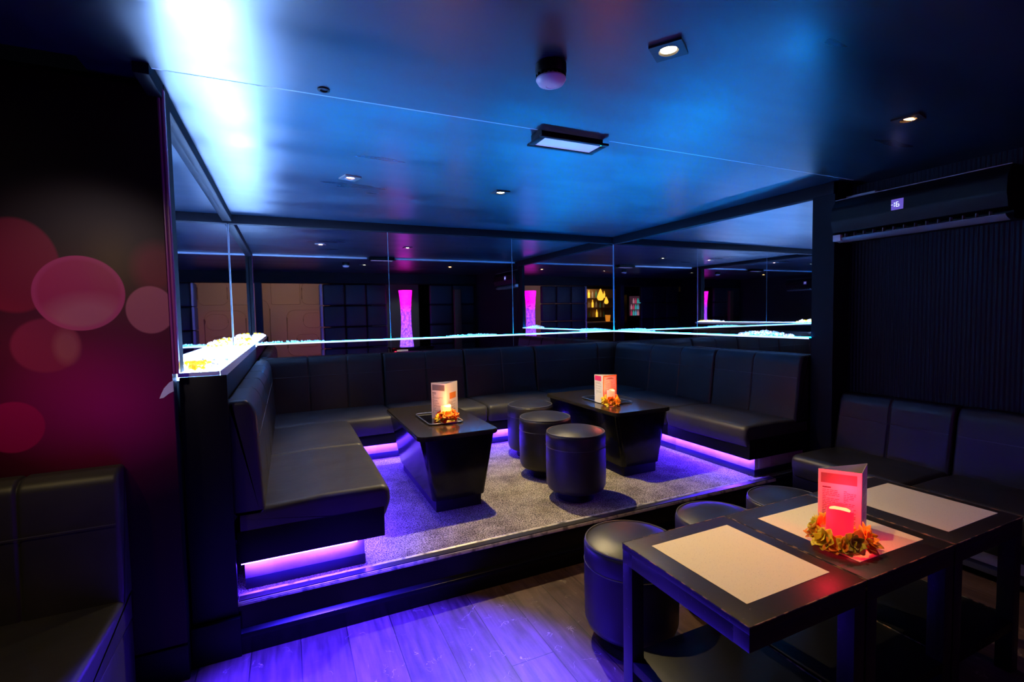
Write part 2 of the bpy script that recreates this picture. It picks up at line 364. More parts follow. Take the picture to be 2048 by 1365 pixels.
S('trim_ceiling_seam_left', (-.40, 2.053, ZF+.001), (1.10, 2.062, ZC), M['edge'])
S('trim_ceiling_seam_right', (1.505, 2.053, ZF+.001), (3.50, 2.062, ZC), M['edge'])
S('trim_beam_back', (XL, YB-.035, ZC-.075), (XR, YB+.012, ZC), M['wall'], .004)
S('trim_beam_right', (XR-.035, 2.18, ZC-.085), (XR+.012, YB-.035, ZC), M['wall'], .004)
S('trim_beam_left', (XL-.012, 2.02, ZC-.06), (XL+.035, YB-.035, ZC), M['wall'], .004)
S('baseboard_mural', (-.60, 2.205, 0), (-.40, 2.225, .14), M['black'], .004)
# platform front: painted riser with a moulded skirting and metal nosing
bm = bmesh.new(); pr = roundpoly([(2.335,0),(2.335,.215),(2.295,.215),(2.295,.10),(2.272,.088),(2.268,.070),(2.272,0)], [0,0,.006,0,.008,.008,0], 4)
vs = [[bm.verts.new((x, p[0], p[1])) for p in pr] for x in (-.235, XR+.0)]
for i in range(len(pr)): bm.faces.new((vs[0][i], vs[0][(i+1) % len(pr)], vs[1][(i+1) % len(pr)], vs[1][i]))
bm.faces.new(vs[0]); bm.faces.new(vs[1])
riser = finish('trim_step', bm, mat('black_riser_lacquer', (.003,.003,.004), .22, spec=.22, bump=(14,.02,3))); tag(riser, kind='structure')
bm = bmesh.new(); pr = roundpoly([(2.345,.2205),(2.345,.226),(2.336,.229),(2.328,.224),(2.283,.222),(2.281,.205),(2.284,.204),(2.284,.2165),(2.30,.2165)], [0,.002,.002,.001,.003,0,0,0,0], 3)
vs = [[bm.verts.new((x, p[0], p[1])) for p in pr] for x in (-.232, 3.06)]
for i in range(len(pr)): f = bm.faces.new((vs[0][i], vs[0][(i+1) % len(pr)], vs[1][(i+1) % len(pr)], vs[1][i]))
bm.faces.new(vs[0]); bm.faces.new(vs[1])
for x in (0,):
    pass
for z, y in ((.2135, 2.2805), (.2085, 2.2805)):
    tube(bm, [(-.232, y, z), (3.06, y, z)], .0012, 6)
nos = finish('step_nosing', bm, M['steel']); tag(nos, 'scuffed metal nosing strip along the front edge of the carpeted platform', 'nosing')
bm = bmesh.new(); box(bm, (-.230, 2.286, .2165), (3.05, 2.326, .2255)); box(bm, (-.230,2.2862,.2255),(3.05,2.288,.2262))
finish('tread_insert', bm, M['nosing'], nos)

# ledge pedestal (tower) beside the left seats with a broad lit top
t = thing('ledge_pedestal', 'tall black pedestal against the left mirror, its top a glowing white crystal ledge', 'pedestal', (-.33, 2.30, 0))
def wl(o, t): o.data.transform(Matrix.Translation(-t.location))
def PB(name, a, c, m, t, bev=0):
    o = B(name, a, c, m, t, bev); wl(o, t); return o
PB('pedestal_body', (-.40, 2.30, 0), (-.25, YB-.01, 1.165), M['black'], t, .003)
PB('end_panel', (-.395, 2.285, 0), (-.232, 2.3005, 1.178), M['black'], t, .002)
PB('plinth', (-.400, 2.262, 0), (-.225, 2.285, .165), M['black'], t, .003)
PB('lit_top', (-.405, 2.302, 1.166), (-.255, YB-.012, 1.190), M['ledge_wide'], t)
PB('ledge_lip', (-.2545, 2.288, 1.160), (-.2495, YB-.08, 1.197), M['edge'], t)
PB('end_lip', (-.400, 2.286, 1.179), (-.256, 2.3005, 1.195), M['edge'], t)

# slim lit ledges along back and right mirror
def ledge(name, a, c, lab):
    t = thing(name, lab, 'ledge', ((a[0]+c[0])/2, (a[1]+c[1])/2, a[2]))
    PB('shelf_body', a, (c[0], c[1], c[2]-.003), M['black'], t)
    PB('glowing_top', (a[0]+.002, a[1]+.002, c[2]-.003), (c[0]-.002, c[1]-.002, c[2]-.001), M['ledge'], t)
    if c[0]-a[0] > c[1]-a[1]: PB('glowing_edge', (a[0], a[1]-.003, a[2]), (c[0], a[1], c[2]), M['ledge_front'], t)
    else: PB('glowing_edge', (a[0]-.003, a[1], a[2]), (a[0], c[1]-.036, c[2]), M['ledge_front'], t)
ledge('lit_ledge', (-.245, YB-.036, 1.181), (XR-.034, YB-.002, 1.194), 'thin glowing blue-white ledge running along the back mirror')
ledge('lit_ledge', (XR-.032, 2.345, 1.181), (XR-.002, YB-.002, 1.194), 'thin glowing blue-white ledge running along the right mirror')

# mirrors
def mirror(a, c, lab, g=None):
    bm = bmesh.new(); box(bm, a, c, .0015, 1)
    o = finish('mirror_panel', bm, M['mirror'], smooth=False); tag(o, lab, 'mirror', g)
for x0, x1, lab in ((XL+.002, .899, 'leftmost dark mirror panel of the back wall, above the corner of the seating'),
                    (.903, 2.199, 'middle dark mirror panel of the back wall reflecting the pink lamp column'),
                    (2.203, XR-.001, 'rightmost dark mirror panel of the back wall, meeting the room corner')):
    mirror((x0, YB, 1.00), (x1, YB+.010, ZC-.06), lab)
mirror((XR, 2.342, 1.00), (XR+.010, YB-.001, ZC-.06), 'long dark mirror on the right wall reflecting the ceiling spots')
mirror((XL-.010, 2.325, 1.00), (XL, YB-.001, ZC-.05), 'dark mirror on the left wall above the wide glowing crystal ledge')

for nm, x, y, rr_ in (('trim_corner_glint_left', XL+.004, YB-.004, .0019), ('trim_corner_glint_right', XR-.004, YB-.004, .0019), ('trim_joint_glint_left', .901, YB-.0004, .0011), ('trim_joint_glint_right', 2.201, YB-.0004, .0011)):  # pale rods added for the ledge light caught on mirror edges
    bm = bmesh.new(); lathe(bm, [(rr_, 1.07), (rr_, ZC-.076)], 8, c=(x, y, 0)); tag(finish(nm, bm, M['edge']), kind='structure')
# crystals heaped on the ledges
def crystals(x0, x1, y0, y1, z, n, ms, lab, r0=.006, r1=.014, hump=.02):
    bm = bmesh.new()
    for i in range(n):
        x = random.uniform(x0, x1); y = random.uniform(y0, y1)
        u = (x-x0)/(x1-x0) if (x1-x0) > (y1-y0) else (y-y0)/(y1-y0)
        h = hump*math.sin(PI*u)*random.random()
        r = random.uniform(r0, r1); mtx = Matrix.Translation((x, y, z+r*.75+h)) @ Matrix.Rotation(random.random()*6, 4, Vector((random.random(), random.random(), .3)).normalized()) @ Matrix.Diagonal((1, random.uniform(.6,1), random.uniform(.7,1.3), 1))
        before = set(bm.faces)
        bmesh.ops.create_icosphere(bm, subdivisions=1, radius=r, matrix=mtx)
        k = random.randrange(len(ms))
        for f in bm.faces:
            if f not in before: f.material_index = k
    o = finish('crystal_heap', bm, ms, smooth=False); tag(o, lab, 'crystals', None, 'stuff')
cw, cy, cb = M['crystal_warm'], M['crystal_yellow'], M['crystal']
crystals(-.39, -.27, 2.32, 2.75, 1.190, 150, [cw, cb, cw], 'white glass crystals near the front end of the wide glowing ledge', .008, .015)
crystals(-.39, -.31, 2.31, 2.50, 1.20, 34, [cy], 'yellow crystals heaped at the front end of the wide glowing ledge', .009, .016)
crystals(-.38, -.28, 4.35, 4.70, 1.190, 90, [cy, cw], 'yellow and white crystals at the far end of the wide glowing ledge', .008, .018, .05)
crystals(-.24, .30, YB-.032, YB-.008, 1.194, 110, [cb], 'white crystals on the back ledge beside the left mirror', .003, .008, .012)
crystals(1.45, 2.0, YB-.032, YB-.008, 1.194, 110, [cb], 'white crystals on the middle of the back ledge', .003, .008, .012)
crystals(3.05, 3.43, YB-.032, YB-.008, 1.194, 80, [cb], 'white crystals on the back ledge in the room corner', .003, .008, .012)
crystals(XR-.028, XR-.008, 4.05, 4.66, 1.194, 110, [cb], 'white crystals on the right ledge next to the room corner', .003, .008, .012)
crystals(XR-.028, XR-.010, 2.50, 2.98, 1.194, 130, [cb, cw], 'biggest heap of white crystals, on the front end of the right ledge', .005, .012, .030)

# mural print, its purple edge trim and torn patch
t = thing('mural_panel', 'dark wall print of large blurred pink light discs', 'mural', (-.38, 2.2, 0))
o = PB('print_sheet', (-2.29, 2.205, .15), (-.402, 2.224, ZF-.003), M['mural'], t)
bm = bmesh.new(); pts = [(-.372,1.178),(-.385,1.170),(-.402,1.150),(-.412,1.128),(-.418,1.112),(-.405,1.114),(-.388,1.128),(-.372,1.136)]
f = bm.faces.new([bm.verts.new((x-.028, 2.2035, z)) for x, z in pts]); r = bmesh.ops.extrude_face_region(bm, geom=[f])
for v in r['geom']:
    if isinstance(v, bmesh.types.BMVert): v.co.y += .0012
o = finish('torn_patch', bm, M['white_plastic'], t, False); wl(o, t); o['label'] = 'pale torn patch at the edge of the print'
bm = bmesh.new()
for x in (-.398, -.386): tube(bm, [(x, 2.214, 1.20), (x, 2.214, ZF-.004)], .0050, 10)
box(bm, (-.402, 2.217, 1.20), (-.381, 2.235, ZF-.004))
S('trim_mirror_end', (-.412, 2.236, 1.20), (-.383, 2.322, ZC-.001), M['black_matt'])
o = finish('trim_mural_corner', bm, M['magenta_trim']); tag(o, 'glossy purple corner trim', kind='structure')

# ------------------------------------------------------------------ banquettes
SEAT_P = roundpoly([(.005,.44),(.005,.585),(.45,.602),(.745,.600),(.750,.52),(.725,.455),(.70,.44)], [.01,.01,.2,.055,.10,.03,.01], 5)
def back_profile(th=.17, top=1.062, tw=.085): return roundpoly([(.004,.56),(th,.56),(tw+.03,top-.05),(tw,top),(.004,top)], [.01,.01,.10,.035,.012], 6)
def banq(lab, M4, L, back=True, seat=True, seams=(.5,), sL=None, s0=0, depth=.75, th=.17, kick_l=None, led=True, endkick=None, body_cut=0, group='banquette units of the raised lounge', top=1.062, zb=ZP, nose_end=False, seat_mat=None):
    """M4 maps local (u along the wall, a away from the wall, z up) to the room"""
    org = M4 @ Vector((L/2, 0, 0)); t = thing('banquette', lab, 'banquette seat', (org.x, org.y, zb), 0, group)
    fn = lambda u, a, z: M4 @ Vector((u, a, z))
    dz = zb-ZP
    k = depth-.75
    if back:
        bm = bmesh.new(); prof = [Vector((p[0], p[1]+dz)) for p in back_profile(th, top)]
        cushion(bm, prof, L-.006, lambda u, a, z: fn(u+.003, a, z), .022, [(s*L, .007, .006) for s in seams])
        b_ = finish('backrest', bm, M['leather'], t, angle=50); wl(b_, t)
        bm = bmesh.new(); q = top-.165+dz
        aa = th+(.0)-(top-.165-.56)/(top-.05-.56)*(th-(.115 if th > .14 else .115)) + .0015
        tube(bm, [fn(.02+(L-.04)*i/12, aa, q) for i in range(13)], .0019, 5)
        s_ = finish('stitch_line', bm, M['piping'], b_); wl(s_, t)
    if seat:
        sl = sL or L
        bm = bmesh.new(); prof = [Vector((p[0]+(k if p[0] > .3 else 0), p[1]+dz)) for p in SEAT_P]
        cushion(bm, prof, sl-.006, lambda u, a, z: fn(u+.003+s0, a, z), .03, (), .004)
        o = finish('seat_cushion', bm, seat_mat or M['seat_leather'], t, angle=50); wl(o, t)
        bm = bmesh.new()
        def lbox(bm, u0, u1, a0, a1, z0, z1, bev=.003):
            b2 = bmesh.new(); box(b2, (u0, a0, z0), (u1, a1, z1), bev)
            for v in b2.verts: v.co = M4 @ v.co
            me = bpy.data.meshes.new('tmp'); b2.to_mesh(me); b2.free(); bm.from_mesh(me); bpy.data.meshes.remove(me)
        lbox(bm, s0, s0+sl, .02, .715+k, zb+.140, .50+dz)
        o = finish('base_panel', bm, M['black'], t); wl(o, t)
        u0, u1 = (kick_l or (0, sl))
        bm = bmesh.new(); lbox(bm, s0+u0, s0+u1, .04, .625+k, zb+.050, zb+.139, .001)
        kk = finish('kickboard', bm, M['kick'], t); wl(kk, t)
        bm = bmesh.new(); lbox(bm, s0+u0, s0+u1, .04, .628+k, zb+.002, zb+.050, .001)
        o = finish('skirting', bm, M['skirt'], t); wl(o, t)
        if led:
            bm = bmesh.new(); lbox(bm, s0+u0+.01, s0+u1-.01, .650+k, .664+k, zb+.129, zb+.1395, 0)
            o = finish('light_strip', bm, M['led'], t); wl(o, t); o['label'] = 'glowing violet strip under the seat'
    return t, fn
# back run: u = +X from the left pedestal, a = -Y
MB_ = lambda x: Matrix(((1,0,0,x),(0,-1,0,YB),(0,0,1,0),(0,0,0,1)))
banq('black back-wall banquette unit in the left corner, behind the left seats', MB_(-.245), 1.045, seams=(.38,.69), s0=0)
banq('black back-wall banquette unit directly behind the table nearer the left seats', MB_(.80), .80)
banq('black back-wall banquette unit behind the row of stools', MB_(1.60), .80)
banq('black back-wall banquette unit filling the right room corner', MB_(2.40), 1.115, seams=(.72,))
# left run: u = +Y, a = +X from the pedestal
ML_ = lambda y: Matrix(((0,1,0,-.25),(1,0,0,y),(0,0,1,0),(0,0,0,1)))
banq('black left-side banquette unit nearest the step, seat end rounded and lit violet below', ML_(2.33), .88, depth=.67, th=.135, kick_l=(.05,.88), seams=(.5,))
banq('black left-side banquette unit between the step end unit and the back corner', ML_(3.21), 1.37, depth=.67, th=.135, sL=.79, seams=(.30,.62))
# front return strip under the end of the left run
o = B('kick_light_strip', (-.22, 2.352, ZP+.128), (.26, 2.364, ZP+.1395), M['led']); tag(o, 'violet light strip under the front end of the left banquette, above the step', 'light strip')
# right run: u = +Y, a = -X
MR_ = lambda y: Matrix(((0,-1,0,XR-.002),(1,0,0,y),(0,0,1,0),(0,0,0,1)))
tR, fR = banq('black right-wall banquette unit nearest the step, violet glow and socket plate below', MR_(2.345), .80, depth=.68, kick_l=(.03,.80))
banq('black right-wall banquette unit between the step end unit and the right room corner', MR_(3.145), 1.43, depth=.68, sL=.85, seams=(.28,.57))
o = PB('socket_plate', (3.00, 2.368, ZP+.062), (3.12, 2.376, ZP+.128), M['white_plastic'], tR, .003)
# lower run in the recess: u = +Y, a = -X
MW_ = lambda y: Matrix(((0,-1,0,3.676),(1,0,0,y),(0,0,1,0),(0,0,0,1)))
for y, L, lab in ((1.50, .675, 'lower black banquette unit in the recess, against the platform step'),
                  (.70, .795, 'lower black banquette unit in the recess beside the table with the papers')):
    banq(lab, MW_(y), L, depth=.63, zb=.045, top=.98, seams=(.5,), group='banquette units of the lower recess', seat_mat=M['leather'], led=False)
# mural-side bench: runs to the left, seats face the camera
t = thing('wall_bench', 'olive-black padded bench under the pink disc mural', 'bench', (-1.2, 2.1, 0))
MS_ = Matrix(((-1,0,0,-.56),(0,-1,0,2.205),(0,0,1,0),(0,0,0,1))); fnS = lambda u, a, z: MS_ @ Vector((u, a, z))
bm = bmesh.new(); cushion(bm, roundpoly([(.004,.40),(.12,.40),(.10,.86),(.06,.885),(.004,.885)], [.01,.01,.06,.03,.01], 5), 1.6, fnS, .015, [(.27,.008,.006),(.9,.008,.006)])
o = finish('backrest', bm, M['seat_leather'], t, angle=50); wl(o, t)
bm = bmesh.new(); tube(bm, [fnS(.01+1.5*i/10, .1135, .70) for i in range(11)], .0014, 5); s_ = finish('stitch_line', bm, M['piping'], o); wl(s_, t)
bm = bmesh.new(); cushion(bm, roundpoly([(.01,.30),(.01,.425),(.60,.425),(.62,.36),(.60,.30)], [.01,.01,.03,.03,.01], 5), 1.6, lambda u, a, z: fnS(u, a, z), .02, [(.9,.008,.006)])
o = finish('seat_cushion', bm, M['seat_leather'], t, angle=50); wl(o, t)
PB('base', (-2.15, 1.60, 0), (-.565, 2.20, .30), M['seat_leather'], t, .01)

# ------------------------------------------------------------------ pedestal tables on the platform
def slab(bm, x0, x1, y0, y1, z0, z1, r, bev=.003, mi=0, n=6):
    pr = roundpoly([(x0,y0),(x1,y0),(x1,y1),(x0,y1)], r, n)
    rings = [[bm.verts.new((p[0], p[1], z)) for p in pr] for z in (z0, z1)]
    N = len(pr)
    sd = [bm.faces.new((rings[0][i], rings[0][(i+1) % N], rings[1][(i+1) % N], rings[1][i])) for i in range(N)]
    tp = [bm.faces.new(rings[0]), bm.faces.new(rings[1])]
    for f in sd+tp: f.material_index = mi
    if bev:
        bmesh.ops.recalc_face_normals(bm, faces=sd+tp)
        bmesh.ops.bevel(bm, geom=[e for f in tp for e in f.edges], offset=bev, segments=2, affect='EDGES')
def pedestal_table(x, y, lab):
    t = thing('pedestal_table', lab, 'table', (x, y, ZP))
    bm = bmesh.new(); slab(bm, -.255, .255, -.515, .515, .452, .480, .05, .005); finish('tabletop', bm, M['tabletop'], t)
    bm = bmesh.new()
    a = roundpoly([(-.235,-.495),(.235,-.495),(.235,.495),(-.235,.495)], .04, 5); c = roundpoly([(-.165,-.475),(.165,-.475),(.165,.475),(-.165,.475)], .03, 5)
    R0 = [bm.verts.new((p[0], p[1], .452)) for p in a]; R1 = [bm.verts.new((p[0], p[1], .075)) for p in c]
    for i in range(len(a)): bm.faces.new((R0[i], R0[(i+1) % len(a)], R1[(i+1) % len(a)], R1[i]))
    bm.faces.new(R0); bm.faces.new(R1); finish('tapered_body', bm, M['black_body'], t)
    bm = bmesh.new(); box(bm, (-.145,-.455,0), (.145,.455,.0755), .003); finish('foot', bm, M['black_matt'], t)
    return t
pedestal_table(.915, 3.265, 'glossy black tapered table on the platform nearer the left seats, candle in orange flowers')
pedestal_table(2.305, 3.265, 'glossy black tapered table on the platform nearer the right seats, pink candle and menu')

def tray(x, y, rz, lab):
    t = thing('serving_tray', lab, 'tray', (x, y, ZP+.4805), rz)
    bm = bmesh.new(); slab(bm, -.112, .112, -.19, .19, 0, .004, .03, .001); finish('tray_base', bm, M['black_gloss'], t)
    bm = bmesh.new(); pr = roundpoly([(-.115,-.195),(.115,-.195),(.115,.195),(-.115,.195)], .03, 6)
    tube(bm, [(p[0], p[1],   .010) for p in pr], .0036, 8, True); finish('wire_rim', bm, M['chrome'], t)
tray(.915, 3.215, 0, 'black tray with chrome wire rim on the table nearer the left seats')
tray(2.300, 3.215, 0, 'black tray with chrome wire rim on the table nearer the right seats')

def candle(x, y, z, r, h, body, top, es, lab):
    t = thing('pillar_candle', lab, 'candle', (x, y, z))
    m1 = mat('candle_wax', body[0], .5, emit=body[1], es=es, sss=.0); m2 = mat('candle_glow', top, .5, emit=top, es=es*1.6)
    bm = bmesh.new(); pr = [(0,0),(r,0),(r*1.01,h*.1),(r,h*.5),(r,h*.95),(r*.97,h),(r*.82,h*.985),(r*.76,h*.94)]
    lathe(bm, pr, 32)
    for v in bm.verts:
        if v.co.z > h*.9: v.co.z += .006*math.sin(2*math.atan2(v.co.y, v.co.x)+.6)
    finish('wax_body', bm, m1, t)
    bm = bmesh.new(); lathe(bm, [(0,h*.945),(r*.77,h*.945)], 32, close=False); 
    for v in bm.verts: v.co.z += .002
    finish('glowing_well', bm, m2, t)
    return t
def flowers(x, y, z, R, cols, lab, n=13, size=.03, spread=1.0, skip=None):
    t = thing('flower_ring', lab, 'flowers', (x, y, z))
    for i in range(n):
        a = 2*PI*i/n+random.uniform(-.15,.15)
        if skip and skip[0] < (a % (2*PI)) < skip[1]: continue
        c = cols[random.randrange(len(cols))]; bm = bmesh.new()
        ctr = Vector((R*math.cos(a)*spread, R*math.sin(a)*spread, size*.45+random.random()*size*.9))
        out = Vector((math.cos(a), math.sin(a), random.uniform(.2,1.0))).normalized()
        q = out.to_track_quat('Z', 'Y').to_matrix()
        for lay in range(2):
            for k in range(5):
                b0 = 2*PI*k/5+lay*.6; L = size*random.uniform(.75,1.1)*(1-.3*lay); wd = L*.42; rows = []
                for s in range(5):
                    u = s/4; ww = wd*math.sin(PI*(.12+.80*u))*(1 if s < 4 else .55); hh = L*(.30+.35*lay)*u*u*1.5
                    rows.append([bm.verts.new(ctr+q @ (Matrix.Rotation(b0, 3, 'Z') @ Vector((L*u, ww*v+random.uniform(-.0008,.0008), hh+abs(v)*ww*.5)))) for v in (-1,-.4,.4,1)])
                for A, C in zip(rows, rows[1:]):
                    for j in range(3): bm.faces.new((A[j], A[j+1], C[j+1], C[j]))
        f = finish('blossom', bm, M[c], t, angle=80); md = f.modifiers.new('thick', 'SOLIDIFY'); md.thickness = .0006
        f['label'] = c.replace('petal_', '')+' silk blossom'
    bm = bmesh.new(); tube(bm, [(R*.8*math.cos(2*PI*k/24), R*.8*math.sin(2*PI*k/24), .006) for k in range(24)], .005, 6, True); finish('wreath_wire', bm, M['petal_green'] if 'petal_green' in M else M['black'], t)
def menu(pts, z, h, style, lab):
    cx = sum(p[0] for p in pts)/3; cy_ = sum(p[1] for p in pts)/3
    t = thing('folded_menu', lab, 'menu', (cx, cy_, z)); P = [Vector((p[0]-cx, p[1]-cy_)) for p in pts]
    bm = bmesh.new(); N = 3; th = .0009
    for i in range(3):
        a, c = P[i], P[(i+1) % 3]; d = (c-a).normalized(); n_ = Vector((d.y, -d.x))
        if n_.dot((a+c)/2) < 0: n_ = -n_
        vs = [bm.verts.new((q.x+n_.x*o_, q.y+n_.y*o_, zz)) for q in (a, c) for o_ in (0, th) for zz in (0, h)]
        for f in ((0,1,3,2),(4,6,7,5),(0,4,5,1),(2,3,7,6),(0,2,6,4),(1,5,7,3)): bm.faces.new([vs[k] for k in f])
    card = finish('card', bm, M['menu_white'], t, False)
    def patch(nm, side, u0, u1, v0, v1, m, lift=.0004, list_=None):
        a, c = P[side], P[(side+1) % 3]; d = (c-a); L = d.length; d = d.normalized(); n_ = Vector((d.y, -d.x))
        if n_.dot((a+c)/2) < 0: n_ = -n_
        bm = bmesh.new()
        for (p0, p1, q0, q1) in (list_ or [(u0, u1, v0, v1)]):
            vs = []
            for (u, v) in ((p0,q0),(p1,q0),(p1,q1),(p0,q1)):
                q = a+d*(u*L)+n_*(th+lift); vs.append(bm.verts.new((q.x, q.y, v*h)))
            bm.faces.new(vs)
        finish(nm, bm, m, card, False)
    def lines(side, u0, u1, v0, v1, n):
        L = []
        for i in range(n):
            v = v1-(v1-v0)*i/n; u = u0
            while u < u1-.04:
                l = random.uniform(.04,.11); L.append((u, min(u+l, u1), v-.008, v)); u += l+.015
                if random.random() < .18: break
        patch('small_print', side, 0, 0, 0, 0, M['menu_text'], .0008, L)
    style(patch, lines)
# styles: side 0 runs from point 0 to point 1, and so on
def st_a(patch, lines):
    patch('header_block', 0, .08, .92, .80, .96, M['menu_grey']); patch('heading', 0, .08, .34, .715, .735, M['menu_text'])
    lines(0, .08, .80, .15, .69, 20); patch('orange_block', 1, .30, .85, .55, .72, M['menu_orange']); lines(1, .2, .8, .2, .5, 10)
def st_b(patch, lines):
    patch('pink_block', 0, .06, .80, .80, .98, M['menu_pink']); lines(0, .15, .8, .3, .75, 10)
    patch('orange_border', 1, 0, 0, 0, 0, M['menu_orange'], .0004, [(0,.06,0,1),(.94,1,0,1),(.06,.94,.96,1)])
    patch('heading', 1, .30, .66, .895, .912, M['menu_text'], .0008); patch('heading', 1, .22, .76, .862, .880, M['menu_text'], .0008)
    lines(1, .14, .46, .30, .78, 14); lines(1, .54, .88, .30, .78, 14)
def st_c(patch, lines):
    patch('header_block', 0, .06, .90, .80, .95, M['menu_grey']); patch('heading', 0, .10, .30, .725, .745, M['menu_text'])
    lines(0, .10, .50, .18, .70, 20); lines(0, .60, .88, .18, .70, 20); lines(1, .2, .8, .2, .8, 14)
zt = ZP+.4850
menu([(.873,3.229),(.942,3.120),(1.060,3.235)], zt, .245, st_a, 'white folded menu card behind the candle on the table nearer the left seats')
menu([(2.181,3.20),(2.180,3.085),(2.320,3.103)], zt, .215, st_b, 'orange-edged folded menu card on the table nearer the right seats')
candle(.930, 3.085, zt, .034, .105, ((.95,.75,.50),(1,.42,.12)), (1,.85,.6), 1.0, 'cream lit candle in a ring of orange flowers on the platform table')
flowers(.930, 3.080, zt, .050, ['petal_orange','petal_red','petal_yellow'], 'orange, red and yellow flower ring around the cream candle', 15, .038)
candle(2.215, 3.035, zt, .031, .110, ((.95,.40,.35),(1,.12,.06)), (1,.5,.4), 1.2, 'pink lit candle in front of the orange-edged menu')
flowers(2.212, 3.030, zt, .046, ['petal_yellow','petal_orange','petal_yellow'], 'yellow and orange flower ring around the pink candle', 14, .036)

# ------------------------------------------------------------------ stools
def make_stool(loc, lab, group, R=.19, H=.455):
    t = thing('round_stool', lab, 'stool', loc, random.random(), group)
    bm = bmesh.new(); lathe(bm, [(0,.060),(R-.03,.060),(R-.010,.072),(R,.10),(R+.002,.25),(R,H-.115)], 56, close=False); finish('drum_body', bm, M['leather'], t, angle=60)
    bm = bmesh.new(); lathe(bm, [(R-.002,H-.116),(R,H-.112),(R+.001,H-.045),(R-.004,H-.030),(R-.018,H-.024),(R-.05,H-.010),(R-.10,H),(0,H+.004)], 56, close=False); finish('seat_pad', bm, M['leather'], t, angle=60)
    bm = bmesh.new()
    tube(bm, [((R-.007)*math.cos(2*PI*k/56), (R-.007)*math.sin(2*PI*k/56), H-.026) for k in range(56)], .0038, 6, True)
    tube(bm, [((R+.0005)*math.cos(2*PI*k/56), (R+.0005)*math.sin(2*PI*k/56), H-.114) for k in range(56)], .0018, 6, True)
    finish('piping', bm, M['piping'], t)
    bm = bmesh.new(); lathe(bm, [(0,0),(.115,0),(.118,.006),(.118,.055),(.115,.061),(0,.061)], 32); finish('foot', bm, M['black_matt'], t)
    return t
P3 = 'round leatherette stools between the platform tables'
F3 = 'round leatherette stools behind the table with the papers'
make_stool((1.655, 2.650, ZP), 'round black stool on the platform nearest the step, front of its row', P3)
make_stool((1.700, 3.140, ZP), 'middle one of the round black stools on the platform', P3)
make_stool((1.830, 3.640, ZP), 'round black stool on the platform nearest the back banquette, rear of its row', P3)
make_stool((1.300, 1.650, 0), 'round black stool on the wooden floor at the near end of the papered table', F3, .197)
make_stool((1.815, 1.655, 0), 'round black stool behind the join of the first and second papered tables', F3)
make_stool((2.300, 1.650, 0), 'round black stool closest to the recess banquette, farthest along the step', F3)

# ------------------------------------------------------------------ cafe tables with papers
def cafe_table(x0, x1, lab, skip=None):
    cx, cy_ = (x0+x1)/2, 1.095; hx, hy = (x1-x0)/2, .258
    t = thing('cafe_table', lab, 'table', (cx, cy_, 0), 0, 'square black tables pushed together')
    bm = bmesh.new(); box(bm, (-hx,-hy,.578), (hx,hy,.600), .0015); tp = finish('tabletop', bm, M['table'], t)
    bm = bmesh.new()
    e = .0018
    for (a, c) in (((-hx,-hy),(hx,-hy)),((hx,-hy),(hx,hy)),((hx,hy),(-hx,hy)),((-hx,hy),(-hx,-hy))):
        tube(bm, [(a[0], a[1], .5992), (c[0], c[1], .5992)], e, 6)
    finish('worn_edge', bm, M['worn_edge'], tp)
    bm = bmesh.new(); q = .05
    for sgn in (-1, 1):
        box(bm, (-hx+.001, sgn*(hy-.001)-(q if sgn > 0 else 0), .530), (hx-.001, sgn*(hy-.001)+(0 if sgn > 0 else q), .578), .001)
        box(bm, (sgn*(hx-.001)-(q if sgn > 0 else 0), -hy+.05, .530), (sgn*(hx-.001)+(0 if sgn > 0 else q), hy-.05, .578), .001)
    finish('apron', bm, M['table'], t)
    for sx in (-1, 1):
        for sy in (-1, 1):
            if (sx, sy) == skip: continue
            bm = bmesh.new(); x = sx*(hx-.026); y = sy*(hy-.026); box(bm, (x-.025, y-.025, 0), (x+.025, y+.025, .531), .002); finish('leg', bm, M['table'], t)
    bm = bmesh.new(); box(bm, (-hx+.003, -hy+.003, .165), (hx-.003, hy-.012, .200), .001); sh = finish('lower_shelf', bm, M['black'], t)
    bm = bmesh.new(); tube(bm, [(hx-.0035, -hy+.06, .1995), (hx-.0035, hy-.06, .1995)], .0035, 6); finish('worn_edge', bm, M['worn_edge'], sh)
cafe_table(1.030, 1.518, 'nearest of the three joined square black tables, its edge worn, only paper on it', (-1, -1))
cafe_table(1.526, 2.010, 'middle square black table of the three joined ones, holding the red candle')
cafe_table(2.018, 2.500, 'square black table closest to the recess banquette, farthest of the three joined ones')
def placemat(x0, x1, y0, y1, rz, lab):
    t = B('placemat', (-(x1-x0)/2, -(y1-y0)/2, .0002), ((x1-x0)/2, (y1-y0)/2, .0012), M['paper']); t.location = ((x0+x1)/2, (y0+y1)/2, .600); t.rotation_euler = (0,0,rz)
    tag(t, lab, 'placemat', 'cream paper placemats')
placemat(1.105, 1.465, .910, 1.288, .01, 'bare cream paper placemat on the nearest of the joined tables, lit yellow')
placemat(1.610, 1.962, .905, 1.275, -.01, 'cream paper placemat under the red candle and flowers')
placemat(2.105, 2.460, .895, 1.275, 0, 'bare cream paper placemat on the table closest to the recess banquette')
menu([(1.690,1.095),(1.761,.992),(1.893,1.049)], .6014, .235, st_c, 'folded menu card glowing red behind the candle in the foreground')
candle(1.662, 1.003, .6014, .039, .130, ((.9,.05,.06),(1,.008,.03)), (1,.28,.10), 1.5, 'bright red lit candle on the middle papered table in the foreground')
flowers(1.660, .995, .6014, .070, ['petal_wilted','petal_wilted','petal_yellow','petal_orange'], 'wilted yellow and orange flower ring around the red candle', 16, .040)
light('candle_light_foreground', 'POINT', (1.690, .985, .775), 1.6, (1,.01,.04), size=.03)
light('candle_light_left', 'POINT', (.925, 3.03, zt+.15), 1.9, (1,.36,.10), size=.03)
